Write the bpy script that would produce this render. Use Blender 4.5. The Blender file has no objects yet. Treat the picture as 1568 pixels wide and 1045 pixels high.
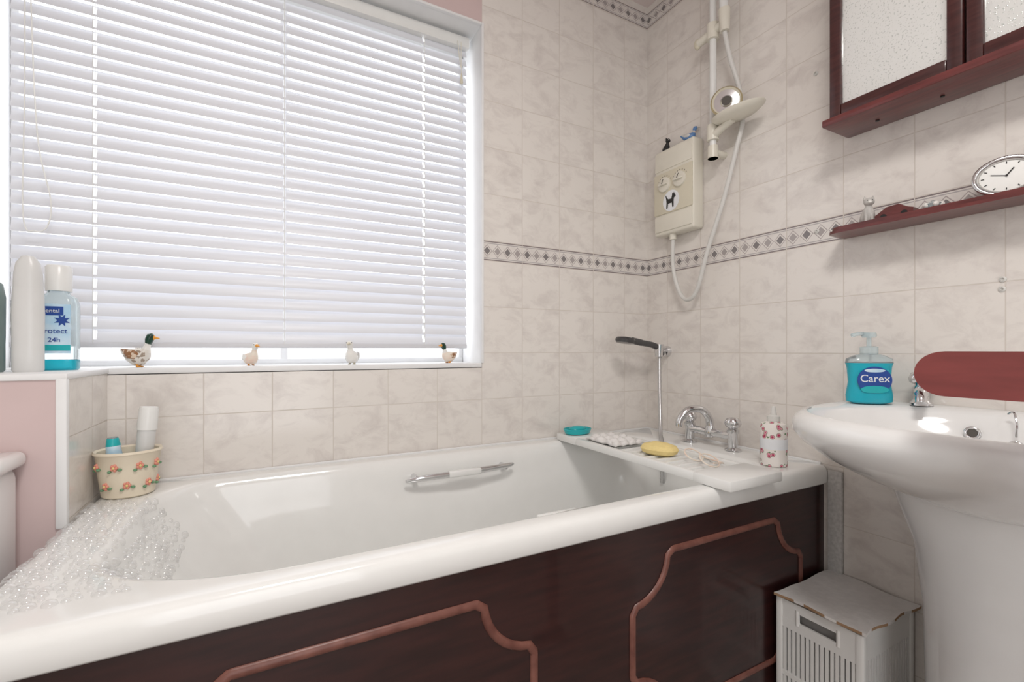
import bpy, bmesh, math, random
from mathutils import Vector, Matrix
from mathutils.bvhtree import BVHTree
random.seed(7)
D=1.36; XR=1.337; TW=.15
YW=D
# ------------------------------------------------------------ materials
def newmat(name):
    m=bpy.data.materials.new(name); m.use_nodes=True
    nt=m.node_tree; b=nt.nodes['Principled BSDF']; return m,nt,b
def mat(name,col,rough=.4,metal=0,var=.06,scale=20,bump=0,coat=0,trans=0,ior=1.45,col2=None,sss=0,stretch=None,thr=None):
    m,nt,b=newmat(name)
    b.inputs['Roughness'].default_value=rough; b.inputs['Metallic'].default_value=metal
    b.inputs['Coat Weight'].default_value=coat; b.inputs['Transmission Weight'].default_value=trans
    b.inputs['IOR'].default_value=ior
    tc=nt.nodes.new('ShaderNodeTexCoord'); mp=nt.nodes.new('ShaderNodeMapping')
    nt.links.new(tc.outputs['Object'],mp.inputs['Vector'])
    if stretch: mp.inputs['Scale'].default_value=stretch
    n=nt.nodes.new('ShaderNodeTexNoise'); n.inputs['Scale'].default_value=scale; n.inputs['Detail'].default_value=4
    nt.links.new(mp.outputs[0],n.inputs['Vector'])
    r=nt.nodes.new('ShaderNodeValToRGB')
    c2=col2 if col2 else tuple(c*(1-var) for c in col)
    lo,hi=thr if thr else (.35,.65)
    r.color_ramp.elements[0].position=lo; r.color_ramp.elements[1].position=hi
    r.color_ramp.elements[0].color=(*c2,1); r.color_ramp.elements[1].color=(*col,1)
    nt.links.new(n.outputs['Fac'],r.inputs['Fac']); nt.links.new(r.outputs[0],b.inputs['Base Color'])
    if bump:
        bp=nt.nodes.new('ShaderNodeBump'); bp.inputs['Strength'].default_value=bump; bp.inputs['Distance'].default_value=.002
        nt.links.new(n.outputs['Fac'],bp.inputs['Height']); nt.links.new(bp.outputs[0],b.inputs['Normal'])
    return m
class NB:
    def __init__(s,nt): s.nt=nt
    def m(s,op,a,b=None,c=None,clamp=False):
        n=s.nt.nodes.new('ShaderNodeMath'); n.operation=op; n.use_clamp=clamp
        for i,x in enumerate((a,b,c)):
            if x is None: continue
            if isinstance(x,(int,float)): n.inputs[i].default_value=x
            else: s.nt.links.new(x,n.inputs[i])
        return n.outputs[0]
    def mix(s,f,a,b):
        n=s.nt.nodes.new('ShaderNodeMix'); n.data_type='RGBA'
        for i,x in ((0,f),(6,a),(7,b)):
            if isinstance(x,(int,float)): n.inputs[i].default_value=x
            elif isinstance(x,tuple): n.inputs[i].default_value=(*x,1)
            else: s.nt.links.new(x,n.inputs[i])
        return n.outputs[2]
def tilemat(name,axis,off):
    m,nt,b=newmat(name); N=NB(nt)
    g=nt.nodes.new('ShaderNodeNewGeometry'); sp=nt.nodes.new('ShaderNodeSeparateXYZ')
    nt.links.new(g.outputs['Position'],sp.inputs[0])
    H=sp.outputs[axis]; Z=sp.outputs['Z']
    u=N.m('DIVIDE',N.m('SUBTRACT',H,off-15),TW); fu=N.m('FRACT',u)
    up=N.m('GREATER_THAN',Z,1.2425)
    vlo=N.m('DIVIDE',N.m('SUBTRACT',Z,.01-1.5),.15); vhi=N.m('DIVIDE',N.m('SUBTRACT',Z,1.275-1.52),.152)
    v=N.m('ADD',N.m('MULTIPLY',vhi,up),N.m('MULTIPLY',vlo,N.m('SUBTRACT',1,up))); fv=N.m('FRACT',v)
    du=N.m('MULTIPLY',N.m('MINIMUM',fu,N.m('SUBTRACT',1,fu)),TW)
    dv=N.m('MULTIPLY',N.m('MINIMUM',fv,N.m('SUBTRACT',1,fv)),.15)
    def band(z0,z1): return N.m('MULTIPLY',N.m('GREATER_THAN',Z,z0),N.m('LESS_THAN',Z,z1))
    b1=band(1.21,1.275); b2=band(2.19,2.25)
    bd=N.m('ADD',b1,b2)
    t=N.m('ADD',N.m('MULTIPLY',b1,N.m('DIVIDE',N.m('SUBTRACT',Z,1.21),.065)),N.m('MULTIPLY',b2,N.m('DIVIDE',N.m('SUBTRACT',Z,2.19),.06)))
    dvb=N.m('ADD',dv,N.m('MULTIPLY',bd,1))
    dd=N.m('MINIMUM',du,dvb)
    for z in (1.21,1.275,2.19,2.25): dd=N.m('MINIMUM',dd,N.m('ABSOLUTE',N.m('SUBTRACT',Z,z)))
    mr=nt.nodes.new('ShaderNodeMapRange'); mr.interpolation_type='SMOOTHSTEP'
    nt.links.new(dd,mr.inputs[0]); mr.inputs[1].default_value=.0006; mr.inputs[2].default_value=.0016; mr.inputs[3].default_value=1; mr.inputs[4].default_value=0
    grout=mr.outputs[0]
    cx=nt.nodes.new('ShaderNodeCombineXYZ'); nt.links.new(N.m('FLOOR',u),cx.inputs[0]); nt.links.new(N.m('FLOOR',v),cx.inputs[1])
    wn=nt.nodes.new('ShaderNodeTexWhiteNoise'); wn.noise_dimensions='2D'; nt.links.new(cx.outputs[0],wn.inputs['Vector'])
    va=nt.nodes.new('ShaderNodeVectorMath'); va.operation='MULTIPLY_ADD'; nt.links.new(wn.outputs['Color'],va.inputs[0]); va.inputs[1].default_value=(9,9,9); nt.links.new(g.outputs['Position'],va.inputs[2])
    mp=nt.nodes.new('ShaderNodeMapping'); mp.inputs['Rotation'].default_value=(math.radians(40),math.radians(40),0); mp.inputs['Scale'].default_value=(1,1,1.5)
    nt.links.new(va.outputs[0],mp.inputs['Vector'])
    n1=nt.nodes.new('ShaderNodeTexNoise'); n1.inputs['Scale'].default_value=13; n1.inputs['Detail'].default_value=7; n1.inputs['Roughness'].default_value=.66; n1.inputs['Distortion'].default_value=.5
    nt.links.new(mp.outputs[0],n1.inputs['Vector'])
    r=nt.nodes.new('ShaderNodeValToRGB'); r.color_ramp.elements[0].position=.32; r.color_ramp.elements[1].position=.54
    r.color_ramp.elements[0].color=(.68,.63,.595,1); r.color_ramp.elements[1].color=(.80,.757,.712,1)
    nt.links.new(n1.outputs['Fac'],r.inputs[0])
    col=r.outputs[0]
    f4=N.m('FRACT',N.m('MULTIPLY',u,4)); a=N.m('MULTIPLY',N.m('ABSOLUTE',N.m('SUBTRACT',f4,.5)),2)
    bb=N.m('MULTIPLY',N.m('ABSOLUTE',N.m('SUBTRACT',t,.5)),2)
    dm=N.m('ADD',a,N.m('MULTIPLY',bb,1.55))
    fill=N.m('LESS_THAN',dm,.62)
    ring=N.m('MULTIPLY',N.m('GREATER_THAN',dm,.86),N.m('LESS_THAN',dm,1.0))
    alt=N.m('GREATER_THAN',N.m('FRACT',N.m('MULTIPLY',u,2)),.5)
    l1=N.m('MULTIPLY',N.m('GREATER_THAN',bb,.70),N.m('LESS_THAN',bb,.78))
    l2=N.m('MULTIPLY',N.m('GREATER_THAN',bb,.86),N.m('LESS_THAN',bb,.97))
    col=N.mix(N.m('MULTIPLY',bd,.25),col,(.66,.63,.62))
    inn=N.m('MULTIPLY',bd,N.m('LESS_THAN',bb,.70))
    col=N.mix(N.m('MULTIPLY',inn,fill),col,N.mix(alt,(.22,.2,.2),(.40,.36,.35)))
    col=N.mix(N.m('MULTIPLY',inn,ring),col,(.42,.37,.36))
    col=N.mix(N.m('MULTIPLY',bd,l1),col,(.45,.42,.42))
    col=N.mix(N.m('MULTIPLY',bd,l2),col,(.24,.20,.20))
    col=N.mix(grout,col,(.66,.605,.55))
    nt.links.new(col,b.inputs['Base Color'])
    rr=N.m('ADD',.14,N.m('MULTIPLY',grout,.5)); nt.links.new(rr,b.inputs['Roughness'])
    bp=nt.nodes.new('ShaderNodeBump'); bp.inputs['Distance'].default_value=.0010; bp.inputs['Strength'].default_value=.4
    hgt=N.m('ADD',N.m('SUBTRACT',1,grout),N.m('MULTIPLY',n1.outputs['Fac'],.15))
    nt.links.new(hgt,bp.inputs['Height']); nt.links.new(bp.outputs[0],b.inputs['Normal'])
    return m
M={}
M['tileB']=tilemat('tile_back','X',.019); M['tileR']=tilemat('tile_right','Y',.0565)
M['enamel']=mat('white_enamel',(.86,.86,.84),.13,var=.02,coat=.5)
M['ceramic']=mat('white_ceramic',(.86,.86,.85),.1,var=.02,coat=.5)
M['plaster']=mat('white_gloss_paint',(.84,.84,.84),.45,var=.03)
M['pink']=mat('pink_paint',(.65,.51,.50),.5,var=.05,scale=6,bump=.1)
M['pinkc']=mat('pale_pink_ceiling',(.80,.70,.68),.7,var=.04,scale=6,bump=.1)
M['offw']=mat('offwhite_paint',(.84,.83,.81),.6,var=.04,scale=5,bump=.1)
M['mahog']=mat('mahogany_panel',(.036,.010,.009),.3,col2=(.020,.006,.006),scale=9,stretch=(1,8,8),coat=.25)
M['mahogtrim']=mat('worn_mahogany_moulding',(.21,.085,.064),.35,col2=(.13,.046,.035),scale=30)
M['wood2']=mat('cabinet_wood',(.075,.022,.020),.3,col2=(.045,.013,.013),scale=14,stretch=(8,1,8),coat=.3)
M['wood3']=mat('red_wood',(.17,.040,.038),.3,col2=(.11,.027,.026),scale=14,stretch=(8,1,8),coat=.3)
M['wood4']=mat('red_lacquer_wood',(.25,.056,.052),.35,col2=(.20,.045,.042),scale=10,stretch=(6,1,6),coat=.2)
M['chrome']=mat('chrome',(.72,.72,.73),.1,metal=1,var=.03)
M['dchrome']=mat('dull_chrome',(.12,.12,.125),.25,metal=.8,var=.05)
M['gold']=mat('aged_brass',(.55,.47,.30),.3,metal=.6,var=.1)
M['cream']=mat('cream_plastic',(.78,.745,.65),.3,var=.03)
M['creamd']=mat('cream_plastic_dark',(.70,.65,.52),.35,var=.03)
M['wplast']=mat('white_plastic',(.83,.83,.81),.25,var=.03)
M['gplast']=mat('grey_white_plastic',(.70,.69,.66),.35,var=.03)
M['bshade']=mat('basket_shade',(.30,.29,.28),.7,var=.1)  # grey stands in for shade in the white basket interior
M['black']=mat('black_glaze',(.02,.02,.02),.3)
M['dark']=mat('dark_gap',(.10,.09,.08),.7)
M['blue']=mat('blue_glaze',(.12,.25,.5),.3)
M['turq']=mat('turquoise_plastic',(.02,.45,.48),.3)
M['turql']=mat('turquoise_liquid',(.02,.56,.72),.08,trans=.3,var=.02)
M['clear']=mat('clear_plastic',(.80,.91,.94),.08,trans=.7,ior=1.3,var=.02)
M['navy']=mat('label_blue',(.02,.07,.32),.35)
M['lblw']=mat('label_white',(.85,.87,.9),.35)
M['lblb']=mat('label_pale_blue',(.45,.68,.86),.35,col2=(.75,.85,.92),scale=25)
M['yellow']=mat('yellow_sponge',(.85,.68,.30),.7,bump=.5,scale=120)
M['orange']=mat('orange_glaze',(.80,.35,.05),.3)
M['brown']=mat('brown_glaze',(.30,.14,.06),.35,col2=(.7,.55,.42),scale=120,thr=(.45,.5))
M['speck']=mat('speckled_glaze',(.72,.68,.62),.3,col2=(.33,.26,.2),scale=110,thr=(.42,.47))
M['green']=mat('green_glaze',(.01,.05,.03),.25)
M['white']=mat('white_glaze',(.84,.82,.78),.25,var=.06)
M['pinkgl']=mat('pinkish_glaze',(.80,.62,.52),.3,col2=(.82,.76,.66),scale=60)
M['greyb']=mat('grey_figurine',(.62,.60,.57),.35,var=.2,scale=80)
M['pot']=mat('cream_pottery',(.82,.73,.58),.35,var=.04)
M['leaf']=mat('leaf_green',(.16,.32,.18),.4)
M['petal']=mat('coral_petal',(.80,.32,.24),.4)
M['cloth']=mat('white_cloth',(.82,.80,.78),.85,bump=.4,scale=60)
M['brownedge']=mat('brown_card_edge',(.38,.24,.14),.8)
M['bottleg']=mat('grey_green_bottle',(.20,.26,.25),.3)
M['shamp']=mat('pearl_bottle',(.70,.70,.69),.28,var=.03)
M['floor']=mat('floor_vinyl',(.45,.40,.36),.4,col2=(.35,.31,.28),scale=4,stretch=(1,8,1))
M['strip']=mat('grey_sealant',(.62,.61,.59),.7,bump=.6,scale=120,var=.2)
M['grille']=mat('hose_metal',(.60,.60,.60),.3,metal=.8)
M['clockf']=mat('clock_face',(.85,.85,.82),.3,var=.02)
def slatmat():
    m,nt,b=newmat('blind_slat'); out=nt.nodes['Material Output']
    tc=nt.nodes.new('ShaderNodeTexCoord'); n=nt.nodes.new('ShaderNodeTexNoise'); n.inputs['Scale'].default_value=3
    nt.links.new(tc.outputs['Object'],n.inputs['Vector'])
    r=nt.nodes.new('ShaderNodeValToRGB'); r.color_ramp.elements[0].color=(.66,.665,.70,1); r.color_ramp.elements[1].color=(.72,.725,.75,1); nt.links.new(n.outputs['Fac'],r.inputs[0])
    nt.links.new(r.outputs[0],b.inputs['Base Color']); b.inputs['Roughness'].default_value=.35
    t=nt.nodes.new('ShaderNodeBsdfTranslucent'); t.inputs['Color'].default_value=(.76,.77,.82,1)
    mx=nt.nodes.new('ShaderNodeMixShader'); mx.inputs[0].default_value=.10
    nt.links.new(b.outputs[0],mx.inputs[1]); nt.links.new(t.outputs[0],mx.inputs[2]); nt.links.new(mx.outputs[0],out.inputs['Surface'])
    return m
M['slat']=slatmat()
def glassmat():
    m,nt,b=newmat('window_glass'); out=nt.nodes['Material Output']
    t=nt.nodes.new('ShaderNodeBsdfTransparent'); g=nt.nodes.new('ShaderNodeBsdfGlossy'); g.inputs['Roughness'].default_value=.05
    n=nt.nodes.new('ShaderNodeTexNoise'); n.inputs['Scale'].default_value=2
    r=nt.nodes.new('ShaderNodeValToRGB'); r.color_ramp.elements[0].color=(.93,.95,.97,1); r.color_ramp.elements[1].color=(1,1,1,1)
    nt.links.new(n.outputs['Fac'],r.inputs[0]); nt.links.new(r.outputs[0],t.inputs['Color'])
    mx=nt.nodes.new('ShaderNodeMixShader'); mx.inputs[0].default_value=.05
    nt.links.new(t.outputs[0],mx.inputs[1]); nt.links.new(g.outputs[0],mx.inputs[2]); nt.links.new(mx.outputs[0],out.inputs['Surface'])
    return m
M['glass']=glassmat()
def bubmat():
    m,nt,b=newmat('clear_bubble_vinyl'); out=nt.nodes['Material Output']
    b.inputs['Base Color'].default_value=(.92,.92,.92,1); b.inputs['Roughness'].default_value=.07
    t=nt.nodes.new('ShaderNodeBsdfTransparent')
    lw=nt.nodes.new('ShaderNodeLayerWeight'); lw.inputs[0].default_value=.35
    mp=nt.nodes.new('ShaderNodeMapRange'); nt.links.new(lw.outputs['Facing'],mp.inputs[0]); mp.inputs[3].default_value=.16; mp.inputs[4].default_value=.50
    mx=nt.nodes.new('ShaderNodeMixShader'); nt.links.new(mp.outputs[0],mx.inputs[0])
    gl=nt.nodes.new('ShaderNodeBsdfGlossy'); gl.inputs['Roughness'].default_value=.05
    m2=nt.nodes.new('ShaderNodeMixShader'); m2.inputs[0].default_value=.5; nt.links.new(b.outputs[0],m2.inputs[1]); nt.links.new(gl.outputs[0],m2.inputs[2])
    nt.links.new(t.outputs[0],mx.inputs[1]); nt.links.new(m2.outputs[0],mx.inputs[2]); nt.links.new(mx.outputs[0],out.inputs['Surface'])
    return m
M['bubble']=bubmat()
def mirmat():
    m,nt,b=newmat('stippled_mirror'); b.inputs['Metallic'].default_value=.40; b.inputs['Roughness'].default_value=.12
    tc=nt.nodes.new('ShaderNodeTexCoord'); v=nt.nodes.new('ShaderNodeTexNoise'); v.inputs['Scale'].default_value=260; v.inputs['Detail'].default_value=1
    nt.links.new(tc.outputs['Object'],v.inputs['Vector'])
    r=nt.nodes.new('ShaderNodeValToRGB'); r.color_ramp.elements[0].position=.60; r.color_ramp.elements[1].position=.68
    nt.links.new(v.outputs['Fac'],r.inputs[0])
    c=nt.nodes.new('ShaderNodeValToRGB'); c.color_ramp.elements[0].color=(.93,.96,.94,1); c.color_ramp.elements[1].color=(.66,.70,.68,1); nt.links.new(r.outputs[0],c.inputs[0])
    nt.links.new(c.outputs[0],b.inputs['Base Color'])
    bp=nt.nodes.new('ShaderNodeBump'); bp.inputs['Strength'].default_value=.3; bp.inputs['Distance'].default_value=.0006
    nt.links.new(r.outputs[0],bp.inputs['Height']); nt.links.new(bp.outputs[0],b.inputs['Normal'])
    return m
M['mirror']=mirmat()
def floralmat(name,base,cs,scale):
    m,nt,b=newmat(name); b.inputs['Roughness'].default_value=.3; N=NB(nt)
    tc=nt.nodes.new('ShaderNodeTexCoord'); v=nt.nodes.new('ShaderNodeTexVoronoi'); v.inputs['Scale'].default_value=scale
    nt.links.new(tc.outputs['Object'],v.inputs['Vector'])
    r=nt.nodes.new('ShaderNodeValToRGB'); e=r.color_ramp.elements; r.color_ramp.interpolation='CONSTANT'
    e[0].color=(*cs[0],1); e[0].position=0; e[1].color=(*cs[1],1); e[1].position=.20
    x=e.new(.33); x.color=(*cs[2],1); x=e.new(.40); x.color=(*base,1)
    nt.links.new(v.outputs['Distance'],r.inputs[0]); nt.links.new(r.outputs[0],b.inputs['Base Color']); return m
M['floral']=floralmat('floral_print',(.84,.79,.75),[(.42,.04,.10),(.72,.30,.38),(.16,.26,.14)],68)
# ------------------------------------------------------------ mesh builder
class MB:
    def __init__(s): s.v=[];s.f=[];s.mi=[];s.mats=[];s.T=Matrix()
    def idx(s,k):
        if k not in s.mats: s.mats.append(k)
        return s.mats.index(k)
    def add(s,vs,fs,k):
        o=len(s.v); s.v+= [tuple(s.T@Vector(p)) for p in vs]
        for i,f in enumerate(fs):
            s.f.append([o+a for a in f]); s.mi.append(s.idx(k[i] if isinstance(k,list) else k))
    def box(s,x0,x1,y0,y1,z0,z1,k,bev=0,seg=2):
        j=[random.uniform(-.00012,.00012) for _ in range(6)]
        x0+=j[0];x1+=j[1];y0+=j[2];y1+=j[3];z0+=j[4];z1+=j[5]
        bm=bmesh.new(); bmesh.ops.create_cube(bm,size=1)
        for v in bm.verts: v.co=Vector(((x0+x1)/2+v.co.x*(x1-x0),(y0+y1)/2+v.co.y*(y1-y0),(z0+z1)/2+v.co.z*(z1-z0)))
        if bev: bmesh.ops.bevel(bm,geom=bm.edges[:],offset=bev,segments=seg,affect='EDGES',profile=.5)
        bm.verts.index_update(); s.add([v.co[:] for v in bm.verts],[[v.index for v in f.verts] for f in bm.faces],k); bm.free()
    def loft(s,secs,k,cap0=True,cap1=True,closed=True):
        n=len(secs[0]); vs=[p for q in secs for p in q]; fs=[];ks=[]
        for j in range(len(secs)-1):
            kk=k[j] if isinstance(k,list) else k
            for i in range(n if closed else n-1):
                a=j*n+i;b=j*n+(i+1)%n; fs.append([a,b,b+n,a+n]); ks.append(kk)
        if cap0: fs.append(list(range(n))[::-1]); ks.append(k[0] if isinstance(k,list) else k)
        if cap1: fs.append([(len(secs)-1)*n+i for i in range(n)]); ks.append(k[-1] if isinstance(k,list) else k)
        s.add(vs,fs,ks)
    def lathe(s,prof,c,k,seg=32,sx=1,sy=1,p=2):
        secs=[]
        for r,z in prof:
            q=[]
            for i in range(seg):
                t=2*math.pi*i/seg; C,S=math.cos(t),math.sin(t)
                if p!=2: C=math.copysign(abs(C)**(2/p),C); S=math.copysign(abs(S)**(2/p),S)
                q.append((c[0]+r*sx*C,c[1]+r*sy*S,c[2]+z))
            secs.append(q)
        s.loft(secs,k)
    def tube(s,pts,rad,k,seg=12,closed=False,fixn=None,rn=None,ends=True):
        P=[Vector(p) for p in pts]; n=len(P); secs=[]
        if not hasattr(rad,'__len__'): rad=[rad]*n
        if rn is None: rn=rad
        elif not hasattr(rn,'__len__'): rn=[rn]*n
        N=None
        for i in range(n):
            if closed: T=(P[(i+1)%n]-P[i-1])
            else: T=P[min(i+1,n-1)]-P[max(i-1,0)]
            T.normalize()
            if fixn is not None: Nn=Vector(fixn)
            elif N is None:
                Nn=T.orthogonal().normalized()
            else: Nn=(N-T*N.dot(T)).normalized()
            N=Nn; Bn=T.cross(Nn).normalized()
            secs.append([tuple(P[i]+Bn*rad[i]*math.cos(2*math.pi*j/seg)+Nn*rn[i]*math.sin(2*math.pi*j/seg)) for j in range(seg)])
        if closed: secs.append(secs[0]); s.loft(secs,k,False,False)
        else: s.loft(secs,k,ends,ends)
    def sph(s,c,r,k,u=16,v=10):
        if not hasattr(r,'__len__'): r=(r,r,r)
        secs=[]
        for j in range(v+1):
            t=math.pi*j/v; rr=max(math.sin(t),.02)
            secs.append([(c[0]+r[0]*rr*math.cos(2*math.pi*i/u),c[1]+r[1]*rr*math.sin(2*math.pi*i/u),c[2]-r[2]*math.cos(t)) for i in range(u)])
        s.loft(secs,k)
    def prism(s,poly,O,U,V,Nn,th,k):
        O,U,V,Nn=map(Vector,(O,U,V,Nn)); n=len(poly)
        a=[tuple(O+U*x+V*y) for x,y in poly]; b=[tuple(O+U*x+V*y+Nn*th) for x,y in poly]
        fs=[[i,(i+1)%n,(i+1)%n+n,i+n] for i in range(n)]+[list(range(n))[::-1],[i+n for i in range(n)]]
        s.add(a+b,fs,k)
    def text(s,txt,size,Mx,k,th=.0004):
        cu=bpy.data.curves.new('t','FONT'); cu.body=txt; cu.size=size; cu.align_x='CENTER'; cu.align_y='CENTER'; cu.extrude=th
        o=bpy.data.objects.new('t',cu); bpy.context.scene.collection.objects.link(o); bpy.context.view_layer.update()
        me=bpy.data.meshes.new_from_object(o.evaluated_get(bpy.context.evaluated_depsgraph_get()))
        s.add([tuple(Mx@v.co) for v in me.vertices],[list(p.vertices) for p in me.polygons],k)
        bpy.data.objects.remove(o); bpy.data.meshes.remove(me)
    def obj(s,name,angle=40,recalc=True):
        me=bpy.data.meshes.new(name); me.from_pydata(s.v,[],s.f)
        for k in s.mats: me.materials.append(M[k])
        me.polygons.foreach_set('material_index',s.mi)
        if recalc:
            bm=bmesh.new(); bm.from_mesh(me); bmesh.ops.recalc_face_normals(bm,faces=bm.faces); bm.to_mesh(me); bm.free()
        me.polygons.foreach_set('use_smooth',[True]*len(me.polygons)); me.set_sharp_from_angle(angle=math.radians(angle)); me.update()
        o=bpy.data.objects.new(name,me); bpy.context.scene.collection.objects.link(o); return o
def catmull(pts,n=8):
    P=[Vector(p) for p in pts]; out=[]
    for i in range(len(P)-1):
        a=P[max(i-1,0)];b=P[i];c=P[i+1];d=P[min(i+2,len(P)-1)]
        for j in range(n):
            t=j/n; out.append(.5*((2*b)+(c-a)*t+(2*a-5*b+4*c-d)*t*t+(3*b-a-3*c+d)*t**3))
    out.append(P[-1]); return out
# ------------------------------------------------------------ room
ZC=2.275; ZS=.878; ZH=1.97; WX0=-.53; WX1=.619; XL=-1.05; YF=-1.1
w=MB()
def wallbox(x0,x1,y0,y1,z0,z1,front,other='plaster'):
    v=[(x0,y0,z0),(x1,y0,z0),(x1,y1,z0),(x0,y1,z0),(x0,y0,z1),(x1,y0,z1),(x1,y1,z1),(x0,y1,z1)]
    w.add(v,[[0,1,5,4],[1,2,6,5],[2,3,7,6],[3,0,4,7],[4,5,6,7],[0,3,2,1]],[front]+[other]*5)
wallbox(WX1,XR+.12,D,D+.22,0,ZC,'tileB'); wallbox(XL,WX1,D,D+.22,0,ZS-.016,'tileB')
wallbox(WX0,WX1,D,D+.22,ZH,ZC,'pink'); wallbox(XL,WX0,D,D+.22,ZS-.016,ZC,'tileB')
w.obj('wall_back')
w=MB(); w.box(XR,XR+.12,YF,D,0,ZC,'tileR'); w.obj('wall_right')
w=MB(); w.box(XL-.1,XL,YF,D+.22,0,ZC,'offw'); w.obj('wall_left')
DX0,DX1,DZ=-.45,.45,2.03  # doorway opening added out of view to let in sky fill
w=MB(); w.box(XL-.1,DX0,YF-.1,YF,0,ZC,'offw'); w.box(DX1,XR+.12,YF-.1,YF,0,ZC,'offw'); w.box(DX0,DX1,YF-.1,YF,DZ,ZC,'offw'); w.obj('wall_front')
w=MB(); w.box(DX0-.06,DX0+.02,YF-.11,YF+.015,0,DZ+.06,'plaster',.004); w.box(DX1-.02,DX1+.06,YF-.11,YF+.015,0,DZ+.06,'plaster',.004); w.box(DX0+.02,DX1-.02,YF-.11,YF+.014,DZ-.02,DZ+.059,'plaster',.004); w.obj('fill_door_trim')  # frame of the added fill doorway
w=MB(); w.box(XL-.1,XR+.12,YF-.1,D+.22,-.1,0,'floor'); w.obj('floor')
w=MB(); w.box(XL-.1,XR+.12,YF-.1,D+.22,ZC,ZC+.1,'pinkc'); w.obj('ceiling')
w=MB(); LX=-.315; LY=1.11
w.box(XL,LX,LY,D,0,ZS-.012,'pink')
w.box(LX-.006,LX+.001,LY+.012,D,0.57,ZS-.012,'tileR')
w.box(XL,LX+.004,LY-.004,D+.001,ZS-.012,ZS,'plaster',.003)
w.box(LX-.012,LX+.004,LY-.005,LY+.010,0.60,ZS-.010,'plaster',.003)
w.obj('wall_ledge')
w=MB(); w.box(WX0,WX1-.001,D-.003,D+.16,ZS-.014,ZS,'plaster',.003); w.obj('window_sill')
w=MB(); w.box(WX1-.002,WX1+.006,D-.004,D+.01,ZS,ZH+.006,'plaster',.002)
w.box(WX0,WX1-.002,D-.004,D+.01,ZH-.002,ZH+.006,'plaster',.002); w.obj('trim_1')
w=MB(); y0,y1=D+.162,D+.20
for b in ((WX0,WX1,ZS-.014,ZS+.016,0),(WX0,WX1,ZH-.04,ZH,0),(WX0,WX0+.016,ZS,ZH,.002),(WX1-.014,WX1,ZS,ZH,.002),(.042,.062,ZS,ZH,.003)):
    w.box(b[0],b[1],y0+b[4],y1+b[4],b[2],b[3],'plaster',.004)
w.box(WX0,WX1,y0+.02,y0+.024,ZS,ZH,'glass'); w.obj('window_1')
# ------------------------------------------------------------ venetian blind
w=MB(); BY=D+.085; bx0,bx1=-.50,.598; zt=ZH-.045; zb=.945
lad=[-.356,.05,.451]
xs=[bx0]
for l in lad: xs+=[l-.0035,l+.0035]
xs.append(bx1)
pitch=.0310; n=int((zt-zb)/pitch); ang=math.radians(67.5); W=.0350
for i in range(n+1):
    zc=zb+.010+i*pitch
    if zc>zt: break
    a=ang+random.uniform(-.025,.025)
    prof=[]
    for j in range(7):
        s_=(j/6-.5)*W; cv=.0026*(1-(2*(j/6-.5))**2)
        prof.append((s_*math.cos(a)+cv*math.sin(a)*-1, s_*math.sin(a)+cv*math.cos(a)))
    vs=[];fs=[]
    for x in xs:
        for (py,pz) in prof: vs.append((x,BY+py,zc+pz))
    for xi in range(len(xs)-1):
        for j in range(6):
            if xi%2==1 and 1<=j<=4: continue
            aa=xi*7+j; fs.append([aa,aa+7,aa+8,aa+1])
    w.add(vs,fs,'slat')
w.box(bx0-.005,bx1+.005,BY-.02,BY+.02,zt,zt+.035,'wplast',.002)
w.box(bx0,bx1,BY-.014,BY+.014,zb-.020,zb-.006,'slat',.003)
for l in lad:
    for dy in (-.017,.017): w.tube([(l,BY+dy,zb-.01),(l,BY+dy,zt)],.0008,'wplast',5)
    w.tube([(l,BY,zb-.01),(l,BY,zt)],.0007,'wplast',5)
cord=catmull([(-.462,BY-.03,zt+.02),(-.458,BY-.031,1.7),(-.447,BY-.032,1.4),(-.425,BY-.033,1.26),(-.43,BY-.033,1.20),(-.45,BY-.034,1.185),(-.47,BY-.033,1.22),(-.468,BY-.031,1.5),(-.468,BY-.03,zt+.02)])
w.tube(cord,.0014,'wplast',6)
w.tube(catmull([(.572,BY-.024,zt+.01),(.571,BY-.026,1.88),(.573,BY-.026,1.82)]),.0013,'cream',6)
w.tube(catmull([(.560,BY-.024,zt+.01),(.563,BY-.026,1.90),(.569,BY-.026,1.85)]),.0013,'cream',6)
w.lathe([(.002,.0),(.006,-.03),(.004,-.034)],(.572,BY-.026,1.83),'creamd',10)
w.obj('venetian_blind',recalc=False)
# ------------------------------------------------------------ bathtub
ZR=.61
def rrect(x0,x1,y0,y1,rs,z,n=12,m=18):
    cs=[((x0,y0),rs[0],180),((x1,y0),rs[1],270),((x1,y1),rs[2],0),((x0,y1),rs[3],90)]
    arcs=[]
    for (cx,cy),(rx,ry),a0 in cs:
        ox=cx+(rx if cx==x0 else -rx); oy=cy+(ry if cy==y0 else -ry)
        arcs.append([(ox+rx*math.cos(math.radians(a0+90*i/n)),oy+ry*math.sin(math.radians(a0+90*i/n))) for i in range(n+1)])
    out=[]
    for k in range(4):
        out+=arcs[k]; a=arcs[k][-1]; b=arcs[(k+1)%4][0]
        for j in range(1,m): out.append((a[0]+(b[0]-a[0])*j/m,a[1]+(b[1]-a[1])*j/m))
    return [(x,y,z if not callable(z) else z(x,y)) for x,y in out]
r4=lambda r:[(r,r)]*4
TX0,TX1,TY0,TY1=-.312,XR-.001,.69,D-.001
def open_(i,z,li=0,ri=0,yi=0,rad=1,bulge=0):
    o=rrect(-.215+i+li,1.195-i-ri,.742+i+yi,1.305-i-yi,[(.27*rad,.17*rad),(.12,.12),(.14,.14),(.13*rad,.15*rad)],z)
    if bulge:
        o=[(x,y+(bulge*math.exp(-((x-.515)/.17)**4) if y>1.15 else 0),zz) for x,y,zz in o]
    return o
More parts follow.
